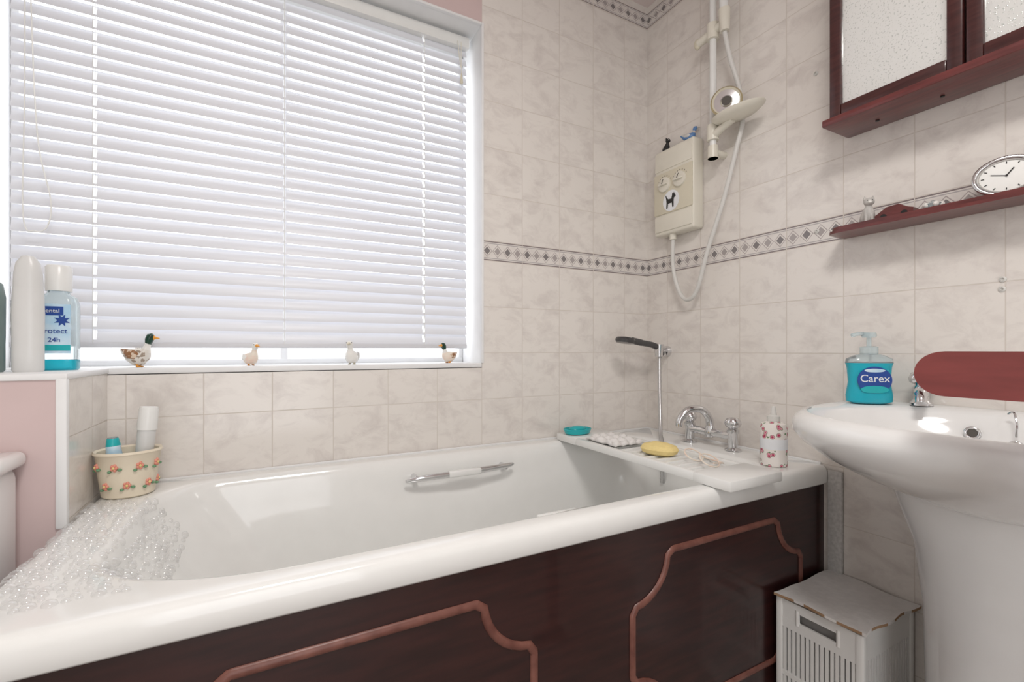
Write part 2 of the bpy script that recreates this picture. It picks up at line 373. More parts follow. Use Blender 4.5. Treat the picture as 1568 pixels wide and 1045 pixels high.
secs=[rrect(TX0+.03,TX1-.03,TY0+.03,TY1-.03,r4(.03),.5615),
 rrect(TX0+.004,TX1,TY0+.004,TY1,r4(.012),.5615),
 rrect(TX0,TX1,TY0,TY1,r4(.014),.566),
 rrect(TX0,TX1,TY0,TY1,r4(.014),.594),
 rrect(TX0+.003,TX1,TY0+.003,TY1,r4(.014),.603),
 rrect(TX0+.009,TX1-.001,TY0+.009,TY1-.001,r4(.014),.6085),
 rrect(TX0+.018,TX1-.002,TY0+.017,TY1-.002,r4(.016),.610),
 open_(-.012,.610), open_(-.004,.6075), open_(.002,.601), open_(.007,.590), open_(.011,.575,bulge=.001), open_(.013,.55,.015,.003,.003,bulge=.007),
 open_(.016,.52,.03,.005,.006,bulge=.009), open_(.018,.50,.04,.007,.010,bulge=.004), open_(.022,.46,.065,.014,.012), open_(.025,.42,.09,.02,.014), open_(.035,.32,.15,.035,.02), open_(.045,.26,.20,.045,.025), open_(.065,.225,.22,.05,.03), open_(.11,.21,.24,.06,.04,.8)]
w=MB(); w.loft(secs,'enamel',False,True)
def grip(x0,x1,y,z,sgn):
    pts=catmull([(x0,y,z-.004),(x0+.05,y-sgn*.012,z+.002),((x0+x1)/2,y-sgn*.016,z+.004),(x1-.05,y-sgn*.012,z+.006),(x1,y,z+.006)],8)
    k=len(pts); w.tube(pts,[.004+.007*math.sin(math.pi*i/(k-1))**.5 for i in range(k)],'chrome',10,rn=[.003+.006*math.sin(math.pi*i/(k-1))**.5 for i in range(k)])
    w.box((x0+x1)/2-.05,(x0+x1)/2+.05,min(y-sgn*.028,y-sgn*.006),max(y-sgn*.028,y-sgn*.006),z-.004,z+.014,'wplast',.004)
    for x in (x0+.03,x1-.03): w.tube([(x,y-sgn*.008,z+.002),(x,y+sgn*.03,z+.002)],.008,'chrome',10)
grip(.345,.685,1.268,.558,1)
grip(.40,.70,.80,.562,-1)
w.lathe([(.032,0),(.032,.003),(.02,.006),(.004,.006)],(1.0,1.02,.211),'chrome',24)
w.box(TX0+.004,TX1-.003,TY1-.007,TY1-.001,.6085,.615,'plaster',.002); w.box(TX1-.006,TX1-.0005,TY0+.02,TY1,.608,.615,'plaster',.002)
tub=w.obj('bathtub',50)
bm=bmesh.new(); bm.from_mesh(tub.data); bvh=BVHTree.FromBMesh(bm)
w=MB()
def ico(c,nrm,r):
    q=Vector((0,0,1)).rotation_difference(nrm).to_matrix(); vs=[];fs=[]
    rings=[(1,0),(.85,.45),(.5,.78)]
    for rr,h in rings:
        for i in range(8):
            t=2*math.pi*i/8; vs.append(tuple(c+q@Vector((r*rr*math.cos(t),r*rr*math.sin(t),r*h*.8))))
    vs.append(tuple(c+q@Vector((0,0,r*.72))))
    for j in range(2):
        for i in range(8): fs.append([j*8+i,j*8+(i+1)%8,(j+1)*8+(i+1)%8,(j+1)*8+i])
    for i in range(8): fs.append([16+i,16+(i+1)%8,24])
    w.add(vs,fs,'bubble')
y=.76
while y<1.22:
    x=-.304; 
    while x<-.15:
        px=x+random.uniform(-.003,.003); py=y+random.uniform(-.003,.003)
        hit=bvh.ray_cast(Vector((px,py,1)),Vector((0,0,-1)))
        if hit[0] is not None and hit[0].z>.42:
            nn=hit[1]; nn=nn if nn.z>0 else -nn
            ico(hit[0]+nn*.0006,nn,random.choice((.004,.0055,.0075,.0085)))
            st=.0155*max(nn.z,.28)
        else: st=.0155
        x+=st
    y+=.0155
w.obj('bubble_bath_mat',60,False)
bm.free()
# ------------------------------------------------------------ bath panel
w=MB(); w.box(TX0+.012,XR-.002,.704,.722,.0,.560,'mahog')
def pan(x0,x1,z0,z1,r=.098):
    pts=[]
    for cx,cz,a in ((x1,z1,180),(x1,z0,90),(x0,z0,0),(x0,z1,270)):
        arc=[]
        for i in range(9):
            t=math.radians(a+6+ (78*i/8)); arc.append((cx+r*math.cos(t),cz+r*math.sin(t)))
        t0=math.radians(a); t1=math.radians(a+90)
        e0=(cx+(r+.014)*math.cos(t0),cz+(r+.0)*math.sin(t0))
        if a in(180,0): seq=[e0]+arc+[(cx,cz+(r+.014)*math.sin(t1))]
        else: seq=[(cx+0,cz+(r+.014)*math.sin(t0))]+arc+[(cx+(r+.014)*math.cos(t1),cz)]
        pts+=seq
    P=[]; n=len(pts)
    for i in range(n):
        a=pts[i];b=pts[(i+1)%n]; d=math.dist(a,b)
        P.append(a)
        if d>.02: P.append((a[0]+(b[0]-a[0])*.004/d,a[1]+(b[1]-a[1])*.004/d)); P.append((b[0]-(b[0]-a[0])*.004/d,b[1]-(b[1]-a[1])*.004/d))
    w.tube([(x,.7035,z) for x,z in P],.0078,'mahogtrim',10,closed=True,fixn=(0,1,0),rn=.005)
pan(-.152,.4217,.15,.497); pan(.652,1.227,.15,.497)
w.obj('side_panel')
w=MB(); w.box(XR-.012,XR,.655,.690,0,.60,'strip',.003); w.obj('trim_2')
# ------------------------------------------------------------ basin
BYc=.30; CX=1.09
def dsec(a,b,z,n=3.0,N=64,back=XR-.001):
    out=[]
    for i in range(N):
        t=2*math.pi*i/N; dx,dy=math.cos(t),math.sin(t); lo,hi=0,1
        for _ in range(30):
            r=(lo+hi)/2; X=CX+dx*r; Y=dy*r
            f=1 if X>back else (max(XR-X,0)/a)**n+(abs(Y)/b)**n
            if f<1: lo=r
            else: hi=r
        out.append((CX+dx*lo,BYc+dy*lo,z))
    return out
def ell(a,b,z,cx=CX-.012,N=64,p=2.4):
    o=[]
    for i in range(N):
        t=2*math.pi*i/N; c,s_=math.cos(t),math.sin(t)
        r=1/((abs(c)/a)**p+(abs(s_)/b)**p)**(1/p); o.append((cx+r*c,BYc+r*s_,z))
    return o
w=MB()
w.loft([dsec(.31,.13,.645,2.2),dsec(.36,.20,.662,2.2),dsec(.41,.255,.685,2.4),dsec(.45,.297,.712,2.6),dsec(.477,.320,.738,2.8),dsec(.487,.330,.760,3),dsec(.487,.330,.775,3),dsec(.482,.326,.787,3),dsec(.472,.317,.794,3),dsec(.462,.307,.796,3),
 ell(.214,.280,.792),ell(.208,.273,.785),ell(.198,.260,.765),ell(.18,.235,.72),ell(.15,.19,.698),ell(.09,.12,.682),ell(.02,.02,.676)],'ceramic')
def psec(rx,ry,z,cx=1.185): return [(cx+rx*math.cos(2*math.pi*i/48),BYc+.01+ry*math.sin(2*math.pi*i/48),z) for i in range(48)]
w.loft([psec(.13,.145,0),psec(.13,.145,.03),psec(.110,.122,.07),psec(.100,.115,.2),psec(.102,.12,.42),psec(.11,.135,.54),psec(.125,.16,.61),psec(.13,.18,.67)],'ceramic')
def ringX(c,r,rt,k,nrm):
    c=Vector(c); nrm=Vector(nrm).normalized(); u=nrm.orthogonal().normalized(); v=nrm.cross(u)
    w.tube([c+u*r*math.cos(2*math.pi*i/24)+v*r*math.sin(2*math.pi*i/24) for i in range(24)],rt,k,8,closed=True)
oc=Vector((1.259,.383,.752)); on=Vector((-1,-.2,.25)).normalized()
ringX(oc,.0105,.003,'chrome',on)
w.T=Matrix.Translation(oc)@on.to_track_quat('Z','Y').to_matrix().to_4x4(); w.lathe([(.0095,-.002),(.0095,.0005)],(0,0,0),'dark',20); w.T=Matrix()
w.tube(catmull([(1.27,.335,.795),(1.262,.325,.80),(1.25,.318,.78),(1.248,.318,.755)],6),.0018,'chrome',6)
w.lathe([(.013,0),(.015,.006),(.008,.011),(.003,.014)],(1.245,.318,.735),'chrome',16)
w.obj('pedestal_basin',50)
def tap(c,name,rot):
    global w
    w=MB(); w.T=Matrix.Translation(c)@Matrix.Rotation(rot,4,'Z')
    w.lathe([(.021,0),(.021,.005),(.014,.012),(.013,.035),(.016,.04),(.012,.048)],(0,0,0),'chrome',24)
    w.lathe([(.012,.046),(.021,.052),(.023,.06),(.018,.072),(.008,.078)],(0,0,0),'chrome',8)
    w.tube(catmull([(0,0,.028),(.04,0,.034),(.075,0,.026),(.085,0,.012)],6),[.012]*12+[.010]*7,'chrome',12)
    w.T=Matrix(); return w.obj(name)
tap((1.300,.480,.7955),'basin_tap',math.radians(200)); tap((1.300,.14,.7955),'basin_tap',math.radians(170))
# ------------------------------------------------------------ soap bottle on basin
w=MB(); c=(1.246,.558,.7955)
w.T=Matrix.Translation(c)@Matrix.Rotation(math.radians(-40),4,'Z')
def bsec(a,b,z): return [(a*math.copysign(abs(math.cos(t))**.75,math.cos(t)),b*math.copysign(abs(math.sin(t))**.85,math.sin(t)),z) for t in [2*math.pi*i/40 for i in range(40)]]
w.loft([bsec(.036,.018,0),bsec(.046,.023,.004),bsec(.047,.024,.018),bsec(.042,.022,.05),bsec(.045,.023,.085),bsec(.048,.024,.094)],'turql')
w.loft([bsec(.048,.024,.094),bsec(.046,.023,.104),bsec(.03,.018,.112),bsec(.013,.013,.116)],'clear')
w.loft([bsec(.017,.017,.114),bsec(.017,.017,.131),bsec(.012,.012,.133)],'clear')
w.tube([(0,0,.13),(0,0,.155)],.005,'clear',10); w.tube([(0,0,0.02),(0,0,.12)],.003,'wplast',8)
w.loft([bsec(.013,.011,.153),bsec(.015,.012,.158),bsec(.013,.011,.165)],'clear')
w.tube(catmull([(0,0,.160),(-.02,0,.162),(-.036,0,.158)],4),.0045,'clear',8)
lab=[(.035*math.cos(t),.055+.031*math.sin(t)) for t in [2*math.pi*i/32 for i in range(32)]]
w.prism(lab,(0,-.0235,0),(1,0,0),(0,0,1),(0,-1,0),.0012,'navy')
w.prism([(x*.8,.058+(y-.055)*.28-.0245) for x,y in lab],(0,-.0248,0),(1,0,0),(0,0,1),(0,-1,0),.0004,'turq')
w.prism([(x*.6,.077+(y-.055)*.14) for x,y in lab],(0,-.0248,0),(1,0,0),(0,0,1),(0,-1,0),.0004,'lblb')
w.text('Carex',.024,Matrix.Translation((0,-.0252,.058))@Matrix.Rotation(math.radians(90),4,'X'),'lblw')
w.T=Matrix(); w.obj('hand_soap_bottle')
# ------------------------------------------------------------ mirror cabinet
w=MB(); cy0,cy1=.136,.636; fx=1.235; z0,z1=1.488,1.96
w.box(1.2145,XR,cy0-.01,cy1+.01,1.468,1.486,'wood3',.004)
w.box(fx+.012,XR,cy0,cy1,1.486,z1,'wood2')
w.box(1.2145,XR,cy0-.01,cy1+.01,z1,z1+.018,'wood2',.004)
for a,b in ((cy0,.384),(.388,cy1)):
    f=.026
    w.box(fx-.006,fx+.012,a,a+f,z0,z1,'wood2',.004); w.box(fx-.006,fx+.012,b-f,b,z0,z1,'wood2',.004)
    w.box(fx-.0055,fx+.012,a+f,b-f,z0,z0+f+.002,'wood2',.003); w.box(fx-.0055,fx+.012,a+f,b-f,z1-f,z1,'wood2',.003)
    w.box(fx+.004,fx+.010,a+f-.002,b-f+.002,z0+f,z1-f,'mirror')
for yk in (.403,.369):
    w.T=Matrix.Translation((fx-.006,yk,1.70))@Matrix.Rotation(math.radians(-90),4,'Y'); w.lathe([(.005,0),(.004,.006),(.008,.012),(.006,.017),(.001,.018)],(0,0,0),'gold',16); w.T=Matrix()
for yy in (.56,.44,.3,.2): w.lathe([(.004,-.002),(.004,.0)],(1.29,yy,1.468),'black',10)
w.obj('mirror_cabinet')
w=MB(); sh=[]
for i in range(9):
    t=math.radians(90*i/8); sh.append((XR-.065-.022*math.sin(t)- .0, .655-.03+.03*math.cos(t)))
poly=[(XR,.655)]+sh+[(XR-.087,.02),(XR,.0)]
w.prism(poly,(0,0,1.210),(1,0,0),(0,1,0),(0,0,1),.007,'wood3')
poly2=[(XR,.652)]+[(x+.005,y-.004) for x,y in sh]+[(XR-.08,.02),(XR,.0)]
w.prism(poly2,(0,0,1.217),(1,0,0),(0,1,0),(0,0,1),.009,'wood3')
w.obj('wall_shelf',30)
SZ=1.226
# ------------------------------------------------------------ figurines
def bird(name,loc,h,rot,cols,lx=1):
    global w
    w=MB(); w.T=Matrix.Translation(loc)@Matrix.Rotation(rot,4,'Z')@Matrix.Diagonal((h*lx,h,h,1))
    body,neck,head,beak,base=cols
    sp=[(-.56,.50,.03,.06),(-.46,.44,.08,.13),(-.30,.36,.18,.2),(-.08,.30,.26,.26),(.12,.31,.27,.26),(.26,.40,.22,.21),(.31,.52,.15,.15),(.33,.62,.105,.11),(.35,.68,.105,.105),(.375,.77,.135,.125),(.42,.84,.145,.135),(.49,.86,.12,.12),(.56,.85,.07,.08),(.60,.845,.04,.06),(.68,.835,.03,.055),(.74,.83,.015,.03)]
    ks=[body]*6+[neck,neck,head,head,head,head,beak,beak,beak]
    pts=[(a,0,b) for a,b,_,_ in sp]
    w.tube(pts,[c for _,_,c,_ in sp],ks,16,fixn=(0,1,0),rn=[d for *_,d in sp])
    for s_ in (-1,1):
        w.sph((.50,s_*.105,.89),.022,'black',8,6)
        w.tube([(.14,s_*.22,.36),(0,s_*.255,.36),(-.2,s_*.23,.38),(-.4,s_*.13,.46),(-.5,s_*.07,.52)],[.04,.13,.12,.07,.02],base,10,fixn=(0,1,0),rn=[.02,.04,.04,.03,.01])
        w.tube([(.02,s_*.09,.15),(.03,s_*.09,.02)],[.06,.045],beak,8)
        w.sph((.07,s_*.1,.02),(.1,.055,.02),beak,10,6)
    w.T=Matrix(); return w.obj(name,60)
SY=1.405
bird('duck_figurine',(-.268,SY,ZS),.084,math.radians(-8),('speck','white','green','orange','brown'),.70)
bird('bird_figurine',(-.032,SY,ZS),.062,math.radians(-60),('pinkgl','pinkgl','white','orange','white'),.9)
bird('goose_figurine',(.226,SY,ZS),.070,math.radians(-115),('white','white','white','creamd','greyb'),.9)
bird('duck_figurine',(.5235,SY,ZS),.066,math.radians(-160),('pinkgl','white','green','orange','brown'),.85)
def cat(name,loc,h,rot,k,k2='white'):
    global w
    w=MB(); w.T=Matrix.Translation(loc)@Matrix.Rotation(rot,4,'Z')@Matrix.Scale(h,4)
    w.tube([(-.18,0,.02),(-.16,0,.12),(-.08,0,.28),(.02,0,.45),(.06,0,.58),(.08,0,.66)],[.17,.24,.23,.18,.12,.1],k,14,fixn=(0,1,0))
    w.sph((.12,0,.77),(.18,.17,.15),k,16,10); w.sph((.27,0,.73),(.06,.07,.05),k2,10,8)
    for s_ in (-1,1):
        w.tube([(.09,s_*.1,.85),(.08,s_*.12,.92),(.07,s_*.13,1.0)],[.07,.045,.005],k,8)
        w.tube([(.07,s_*.08,.45),(.12,s_*.09,.2),(.13,s_*.09,.02)],[.08,.06,.055],k,10)
        w.sph((.15,s_*.09,.035),(.09,.06,.035),k,10,6); w.sph((.27,s_*.07,.80),.02,'black' if k!='black' else 'white',8,6)
    w.tube(catmull([(-.3,0,.08),(-.42,.02,.12),(-.48,.0,.3),(-.42,0,.45)],5),.045,k,8)
    w.T=Matrix(); return w.obj(name,60)
cat('cat_figurine',(1.292,.580,SZ),.066,math.radians(215),'greyb')
w=MB(); w.T=Matrix.Translation((1.295,.525,SZ))@Matrix.Rotation(math.radians(90),4,'Z')
w.prism([(-.036,0),(.036,0),(.038,.012),(.029,.018),(.014,.028),(-.010,.030),(-.024,.020),(-.037,.015)],(0,-.012,0),(1,0,0),(0,0,1),(0,1,0),.024,'wood3')
for x in (-.02,.02):
    for y_ in (-.0135,.0115): w.tube([(x,y_,.0065),(x,y_+.002,.0065)],.0065,'black',12)
w.T=Matrix(); w.obj('toy_car')
w=MB(); w.lathe([(.018,0),(.020,.004),(.012,.008),(.016,.014),(.008,.018),(.003,.022)],(1.295,.458,SZ),'clear',16); 
for i in range(5): w.sph((1.295+.012*math.cos(i*1.26),.458+.014*math.sin(i*1.26),SZ+.012),.006,'white',8,6)
w.obj('glass_trinket')
w=MB(); n_=Vector((-1,-.25,.12)).normalized(); u_=Vector((0,0,1)).cross(n_).normalized(); v_=n_.cross(u_)
o_=Vector((1.300,.345,SZ+.0405)); A,B=.046,.037
def el(f,t): return o_+u_*A*f*math.cos(t)+v_*B*f*math.sin(t)
w.tube([el(1,2*math.pi*i/40) for i in range(40)],.0045,'chrome',10,closed=True)
w.prism([(A*.98*math.cos(t),B*.98*math.sin(t)) for t in [2*math.pi*i/40 for i in range(40)]],o_-n_*.010,u_,v_,n_,.010,'clockf')
w.tube([el(.86,2*math.pi*i/40)+n_*.0008 for i in range(40)],.0012,'greyb',6,closed=True)
for i in range(12): 
    t=i*math.pi/6; w.tube([el(.68,t)+n_*.0008,el(.78,t)+n_*.0008],.0008,'black',5)
w.tube([o_+n_*.0015,o_+n_*.0015+u_*.010+v_*.014],.001,'black',6); w.tube([o_+n_*.0015,o_+n_*.0015-u_*.022+v_*.006],.0008,'black',6)
w.sph(o_+n_*.0015,.002,'black',8,6)
w.box(1.300,1.318,.340,.355,SZ,SZ+.03,'chrome',.002)
w.obj('oval_clock')
# ------------------------------------------------------------ shower unit
w=MB(); ux=1.285; a,b=1.092,1.271; uz0,uz1=1.339,1.65
w.box(ux,XR,a,b,uz0,uz1,'cream',.008,3)
w.box(ux-.004,ux+.004,a+.004,b-.004,uz0+.075,uz0+.225,'creamd',.002)
w.box(ux-.004,ux+.004,a+.006,b-.006,uz0+.012,uz0+.070,'cream',.003)
w.box(ux-.0025,ux+.004,a+.006,b-.006,uz0+.235,uz1-.01,'cream',.002)
for yy in (a+.055,b-.055):
    w.T=Matrix.Translation((ux-.004,yy,uz0+.180))@Matrix.Rotation(math.radians(-90),4,'Y')
    w.lathe([(.027,0),(.026,.006),(.021,.008),(.001,.008)],(0,0,0),'cream',28); w.box(-.004,.004,-.02,.02,.006,.016,'cream',.002)
    w.T=Matrix(); w.tube([(ux-.021,yy,uz0+.18),(ux-.021,yy-.008,uz0+.195)],.0012,'dark',6)
    for q in range(7):
        th=math.radians(30+20*q); w.box(ux-.0046,ux-.003,yy+.032*math.cos(th)-.001,yy+.032*math.cos(th)+.001,uz0+.18+.032*math.sin(th)-.002,uz0+.18+.032*math.sin(th)+.002,'dark')
w.T=Matrix.Translation((ux-.0042,(a+b)/2+.005,uz0+.115))@Matrix.Rotation(math.radians(-90),4,'Y')
w.lathe([(.037,0),(.037,.001)],(0,0,0),'lblw',32); w.T=Matrix()
catp=[(-.018,-.02),(-.013,-.02),(-.011,-.006),(.004,-.006),(.006,-.02),(.011,-.02),(.011,.0),(.013,.008),(.019,.010),(.018,.016),(.014,.020),(.013,.025),(.010,.021),(.006,.024),(.005,.016),(.002,.007),(-.010,.008),(-.016,.014),(-.019,.022),(-.021,.020),(-.018,.008),(-.017,-.002)]
w.prism([(x*1.15,y*1.15) for x,y in catp],(ux-.0054,(a+b)/2+.005,uz0+.113),(0,-1,0),(0,0,1),(-1,0,0),.0006,'black')
w.tube([(1.305,1.20,uz0+.01),(1.305,1.20,uz0-.02)],.012,'cream',14)
w.obj('electric_shower')
cat('black_cat_figurine',(1.312,1.235,uz1),.052,math.radians(260),'black','black')
bird('blue_bird_figurine',(1.312,1.135,uz1),.050,math.radians(-60),('blue','greyb','blue','greyb','greyb'))
w=MB(); ry=1.0125; rx=1.282
w.tube([(rx,ry,1.545),(rx,ry,2.22)],.0105,'wplast',16)
for z in (1.56,2.20):
    w.tube([(rx,ry,z),(XR,ry,z)],.012,'cream',14); w.tube([(rx,ry,z-.02),(rx,ry,z+.02)],.016,'cream',16)
    w.lathe([(.02,0),(.02,.001)],(rx,ry,z-.02),'cream',16)
w.tube([(rx,ry,1.925),(rx,ry,1.975)],.019,'cream',18)
w.tube([(rx-.0,ry+.055,1.945),(rx,ry+.02,1.948),(rx,ry-.05,1.955)],[.013,.014,.013],'cream',12)
w.tube([(rx-.008,ry-.05,1.92),(rx-.008,ry-.048,1.99)],[.014,.018],'cream',14)
w.sph((rx,ry+.06,1.945),(.012,.012,.018),'creamd',12,8)
w.tube(catmull([(rx-.008,ry-.048,1.925),(rx-.012,ry-.047,2.03),(rx-.03,ry-.046,2.13),(rx-.07,ry-.045,2.17)],6),.013,'wplast',12)
w.T=Matrix.Translation((rx-.09,ry-.045,2.175))@Matrix.Rotation(math.radians(25),4,'Y'); w.lathe([(.015,.02),(.035,.01),(.038,-.005),(.034,-.01),(.002,-.01)],(0,0,0),'wplast',24); w.T=Matrix()
zd=1.638
w.tube([(rx,ry,zd-.04),(rx,ry,zd+.01)],.018,'cream',16)
w.T=Matrix.Translation((rx-.010,ry-.095,zd)); w.lathe([(.02,-.010),(.06,-.004),(.074,.006),(.077,.010),(.071,.009),(.055,.003),(.004,.0)],(0,0,0),'cream',32,sx=.60,sy=1.12); w.T=Matrix()
w.tube([(rx,ry,zd-.025),(rx-.005,ry-.04,zd-.015),(rx-.01,ry-.08,zd-.008)],[.014,.012,.01],'cream',12)
nd=Vector((-.80,-.58,-.05)).normalized()
w.T=Matrix.Translation((rx-.022,ry-.066,zd+.050))@nd.to_track_quat('Z','Y').to_matrix().to_4x4()
w.lathe([(.043,-.002),(.046,.002),(.041,.007),(.036,.003),(.018,.004),(.014,.009),(.002,.009)],(0,0,0),['gold','gold','creamd','chrome','chrome','dark','dark'],28); w.T=Matrix()
hz=catmull([(rx-.008,ry-.049,1.92),(rx+.010,ry-.055,1.84),(rx+.034,ry-.07,1.74),(rx+.036,ry-.08,1.64),(rx+.02,ry-.07,1.55),(rx+.012,ry-.03,1.40),(rx+.012,ry+.03,1.25),(rx+.015,ry+.075,1.125),(rx+.018,ry+.118,1.095),(1.305,ry+.16,1.13),(1.305,ry+.187,1.22),(1.305,1.20,1.319)],14)
w.tube(hz,[.0075 if i%2 else .0067 for i in range(len(hz))],'gplast',12)
w.obj('shower_riser_rail')
# ------------------------------------------------------------ bath handset
w=MB()
w.tube([(XR,1.255,.915),(XR-.018,1.255,.915)],[.02,.018],'chrome',20); w.tube([(XR-.015,1.255,.915),(XR-.045,1.255,.918)],.010,'chrome',14)
w.tube([(XR-.050,1.250,.895),(XR-.050,1.250,.940)],[.014,.018],'chrome',16)
w.tube(catmull([(XR-.035,1.25,.900),(XR-.05,1.25,.925),(XR-.085,1.25,.938),(XR-.14,1.25,.946),(XR-.18,1.25,.953)],6),[.009]*6+[.011]*12+[.012]*7,'dchrome',14)
w.T=Matrix.Translation((1.125,1.25,.956))@Matrix.Rotation(math.radians(8),4,'Y'); w.lathe([(.01,.010),(.03,.006),(.034,-.002),(.030,-.012),(.002,-.013)],(0,0,0),'dchrome',24,sx=1.1); w.T=Matrix()
hz=catmull([(XR-.048,1.248,.90),(XR-.055,1.243,.87),(XR-.075,1.222,.78),(XR-.105,1.19,.68),(XR-.13,1.165,.63),(XR-.15,1.14,.612),(XR-.172,1.115,.585),(XR-.178,1.11,.54),(XR-.178,1.11,.48)],12)
w.tube(hz,[.0070 if i%2 else .0060 for i in range(len(hz))],'grille',10)
w.obj('bath_shower_handset')
# ------------------------------------------------------------ mixer tap
w=MB(); tx=1.268; ZT=ZR+.0008
w.tube([(tx,.925,.655),(tx,1.098,.655)],.013,'chrome',16)
for ty in (.93,1.093):
    w.lathe([(.024,0),(.024,.004),(.015,.010),(.014,.05),(.018,.055),(.018,.064),(.011,.070)],(tx,ty,ZT),'chrome',24)
    w.lathe([(.011,.068),(.020,.073),(.025,.082),(.024,.09),(.017,.099),(.006,.101)],(tx,ty,ZT),'chrome',10)
w.lathe([(.016,.03),(.018,.045),(.014,.062),(.011,.07)],(tx,1.012,ZR),'chrome',20)
sp=catmull([(tx,1.012,ZR+.06),(tx-.004,1.014,ZR+.09),(tx-.028,1.022,ZR+.117),(tx-.07,1.036,ZR+.118),(tx-.098,1.046,ZR+.09),(tx-.102,1.048,ZR+.066)],6)
w.tube(sp,[.0125-.002*i/len(sp) for i in range(len(sp))],'chrome',16)
w.obj('bath_mixer_tap')
w=MB(); fc=(1.207,.763,ZR)
w.lathe([(.030,0),(.033,.003),(.033,.046)],fc,'floral',32); w.lathe([(.0333,.046),(.0333,.074)],fc,'lblw',32); w.lathe([(.033,.074),(.033,.100),(.029,.112),(.014,.119)],fc,'floral',32)
w.lathe([(.014,.117),(.016,.119),(.016,.132),(.008,.135),(.006,.15),(.004,.158)],fc,'gplast',20)
w.obj('floral_lotion_bottle')
# ------------------------------------------------------------ bath tray
w=MB(); tz=.6105
tx0,tx1,ty0,ty1=.885,1.072,.655,1.328
w.box(tx0,tx1,ty0,ty0+.10,tz,tz+.024,'wplast',.004); w.box(tx0,tx1,ty1-.11,ty1,tz,tz+.024,'wplast',.004)
w.box(tx0+.0015,tx0+.02,ty0+.09,ty1-.10,tz+.001,tz+.0225,'wplast',.003); w.box(tx1-.02,tx1-.0015,ty0+.09,ty1-.10,tz+.001,tz+.0225,'wplast',.003)
w.box(tx0+.01,tx1-.01,ty0+.09,ty1-.10,tz+.002,tz+.009,'wplast')
for i in range(12):
    yy=ty0+.115+i*.035; w.box(tx0+.015,tx1-.015,yy,yy+.012,tz+.004,tz+.0135,'wplast',.002)
w.obj('bath_tray')
TZ=tz+.024
w=MB(); w.T=Matrix.Translation((.935,1.275,TZ))
w.lathe([(.03,0),(.045,.004),(.052,.018),(.050,.020),(.042,.009),(.002,.008)],(0,0,0),'turq',32,sx=1.0,sy=.72)
w.sph((0,0,.018),(.032,.022,.010),'turq'); w.T=Matrix(); w.obj('soap_dish')
w=MB(); w.T=Matrix.Translation((.985,.955,tz+.0140))@Matrix.Rotation(.3,4,'Z')
w.lathe([(.03,0),(.042,.006),(.046,.016),(.040,.026),(.02,.033),(.003,.035)],(0,0,0),'yellow',32,sx=.8,sy=1.15,p=2.6); w.T=Matrix(); w.obj('bath_sponge')
w=MB()
def circ(c,r,k,z): w.tube([(c[0]+r*math.cos(2*math.pi*i/24),c[1]+r*.8*math.sin(2*math.pi*i/24),z+.012*math.sin(2*math.pi*i/24)+.014) for i in range(24)],.002,k,8,closed=True)
circ((1.0,.80),.026,'pinkgl',tz+.014); circ((1.015,.862),.026,'pinkgl',tz+.014)
w.tube([(1.008,.822,tz+.032),(1.011,.84,tz+.032)],.002,'pinkgl',8)
w.tube([(.99,.78,tz+.026),(1.04,.79,tz+.018),(1.05,.86,tz+.018)],.002,'pinkgl',8); w.obj('spectacles')
w=MB(); g=[]
N1=20
for i in range(N1):
    row=[]
    for j in range(N1):
        x=.925+.11*i/(N1-1); y_=1.07+.14*j/(N1-1)
        z=tz+.0175+.016*abs(math.sin(i*.6+j*.3)*math.cos(j*.55))*(1 if 0<i<N1-1 and 0<j<N1-1 else .2)
        row.append((x,y_,z))
    g.append(row)
vs=[p for r in g for p in r]; fs=[[i*N1+j,(i+1)*N1+j,(i+1)*N1+j+1,i*N1+j+1] for i in range(N1-1) for j in range(N1-1)]
w.add(vs,fs,'cloth'); fl=w.obj('flannel',80); md=fl.modifiers.new('s','SOLIDIFY'); md.thickness=.004; md.offset=1
# ------------------------------------------------------------ pot on rim corner
w=MB(); pc=(-.256,1.262,ZR); PS=.83
w.T=Matrix.Translation(pc)@Matrix.Diagonal((PS,PS,.97,1))@Matrix.Translation((-pc[0],-pc[1],-pc[2]))
w.lathe([(.046,0),(.052,.004),(.060,.06),(.064,.092),(.068,.096),(.066,.101),(.060,.098),(.056,.06),(.050,.012),(.004,.010)],pc,'pot',40,sx=1.05,sy=.95)
for ang_ in (-150,-105,-60,-20):
    for hh in (.070,.030):
        aa=ang_+22 if hh<.05 else ang_
        t=math.radians(aa); rr=.0625 if hh>.05 else .0565
        c=Vector((pc[0]+rr*1.05*math.cos(t),pc[1]+rr*.95*math.sin(t),pc[2]+hh))
        nn=Vector((math.cos(t),math.sin(t),0)); uu=Vector((-math.sin(t),math.cos(t),0))
        for q in range(5):
            th=q*1.2566; w.sph(c+uu*.005*math.cos(th)+Vector((0,0,.005*math.sin(th))),(.0038,.0038,.0038),'petal',8,6)
        w.sph(c+nn*.003,.0030,'yellow',8,6)
        w.sph(c+uu*.012+Vector((0,0,-.004)),(.005,.005,.003),'leaf',8,6); w.sph(c-uu*.010+Vector((0,0,-.008)),(.0045,.0045,.003),'leaf',8,6)
w.T=Matrix(); w.obj('flower_pot')
w=MB(); w.T=Matrix.Translation((-.236,1.265,ZR+.016))@Matrix.Rotation(math.radians(5),4,'Y')
w.lathe([(.012,0),(.0155,.004),(.0165,.11),(.0165,.12),(.0185,.121),(.0175,.165),(.016,.170),(.002,.171)],(0,0,0),['shamp']*4+['wplast']*4,28); w.T=Matrix(); w.obj('toiletry_bottle')
w=MB(); w.T=Matrix.Translation((-.274,1.255,ZR+.020))@Matrix.Rotation(math.radians(-4),4,'Y')
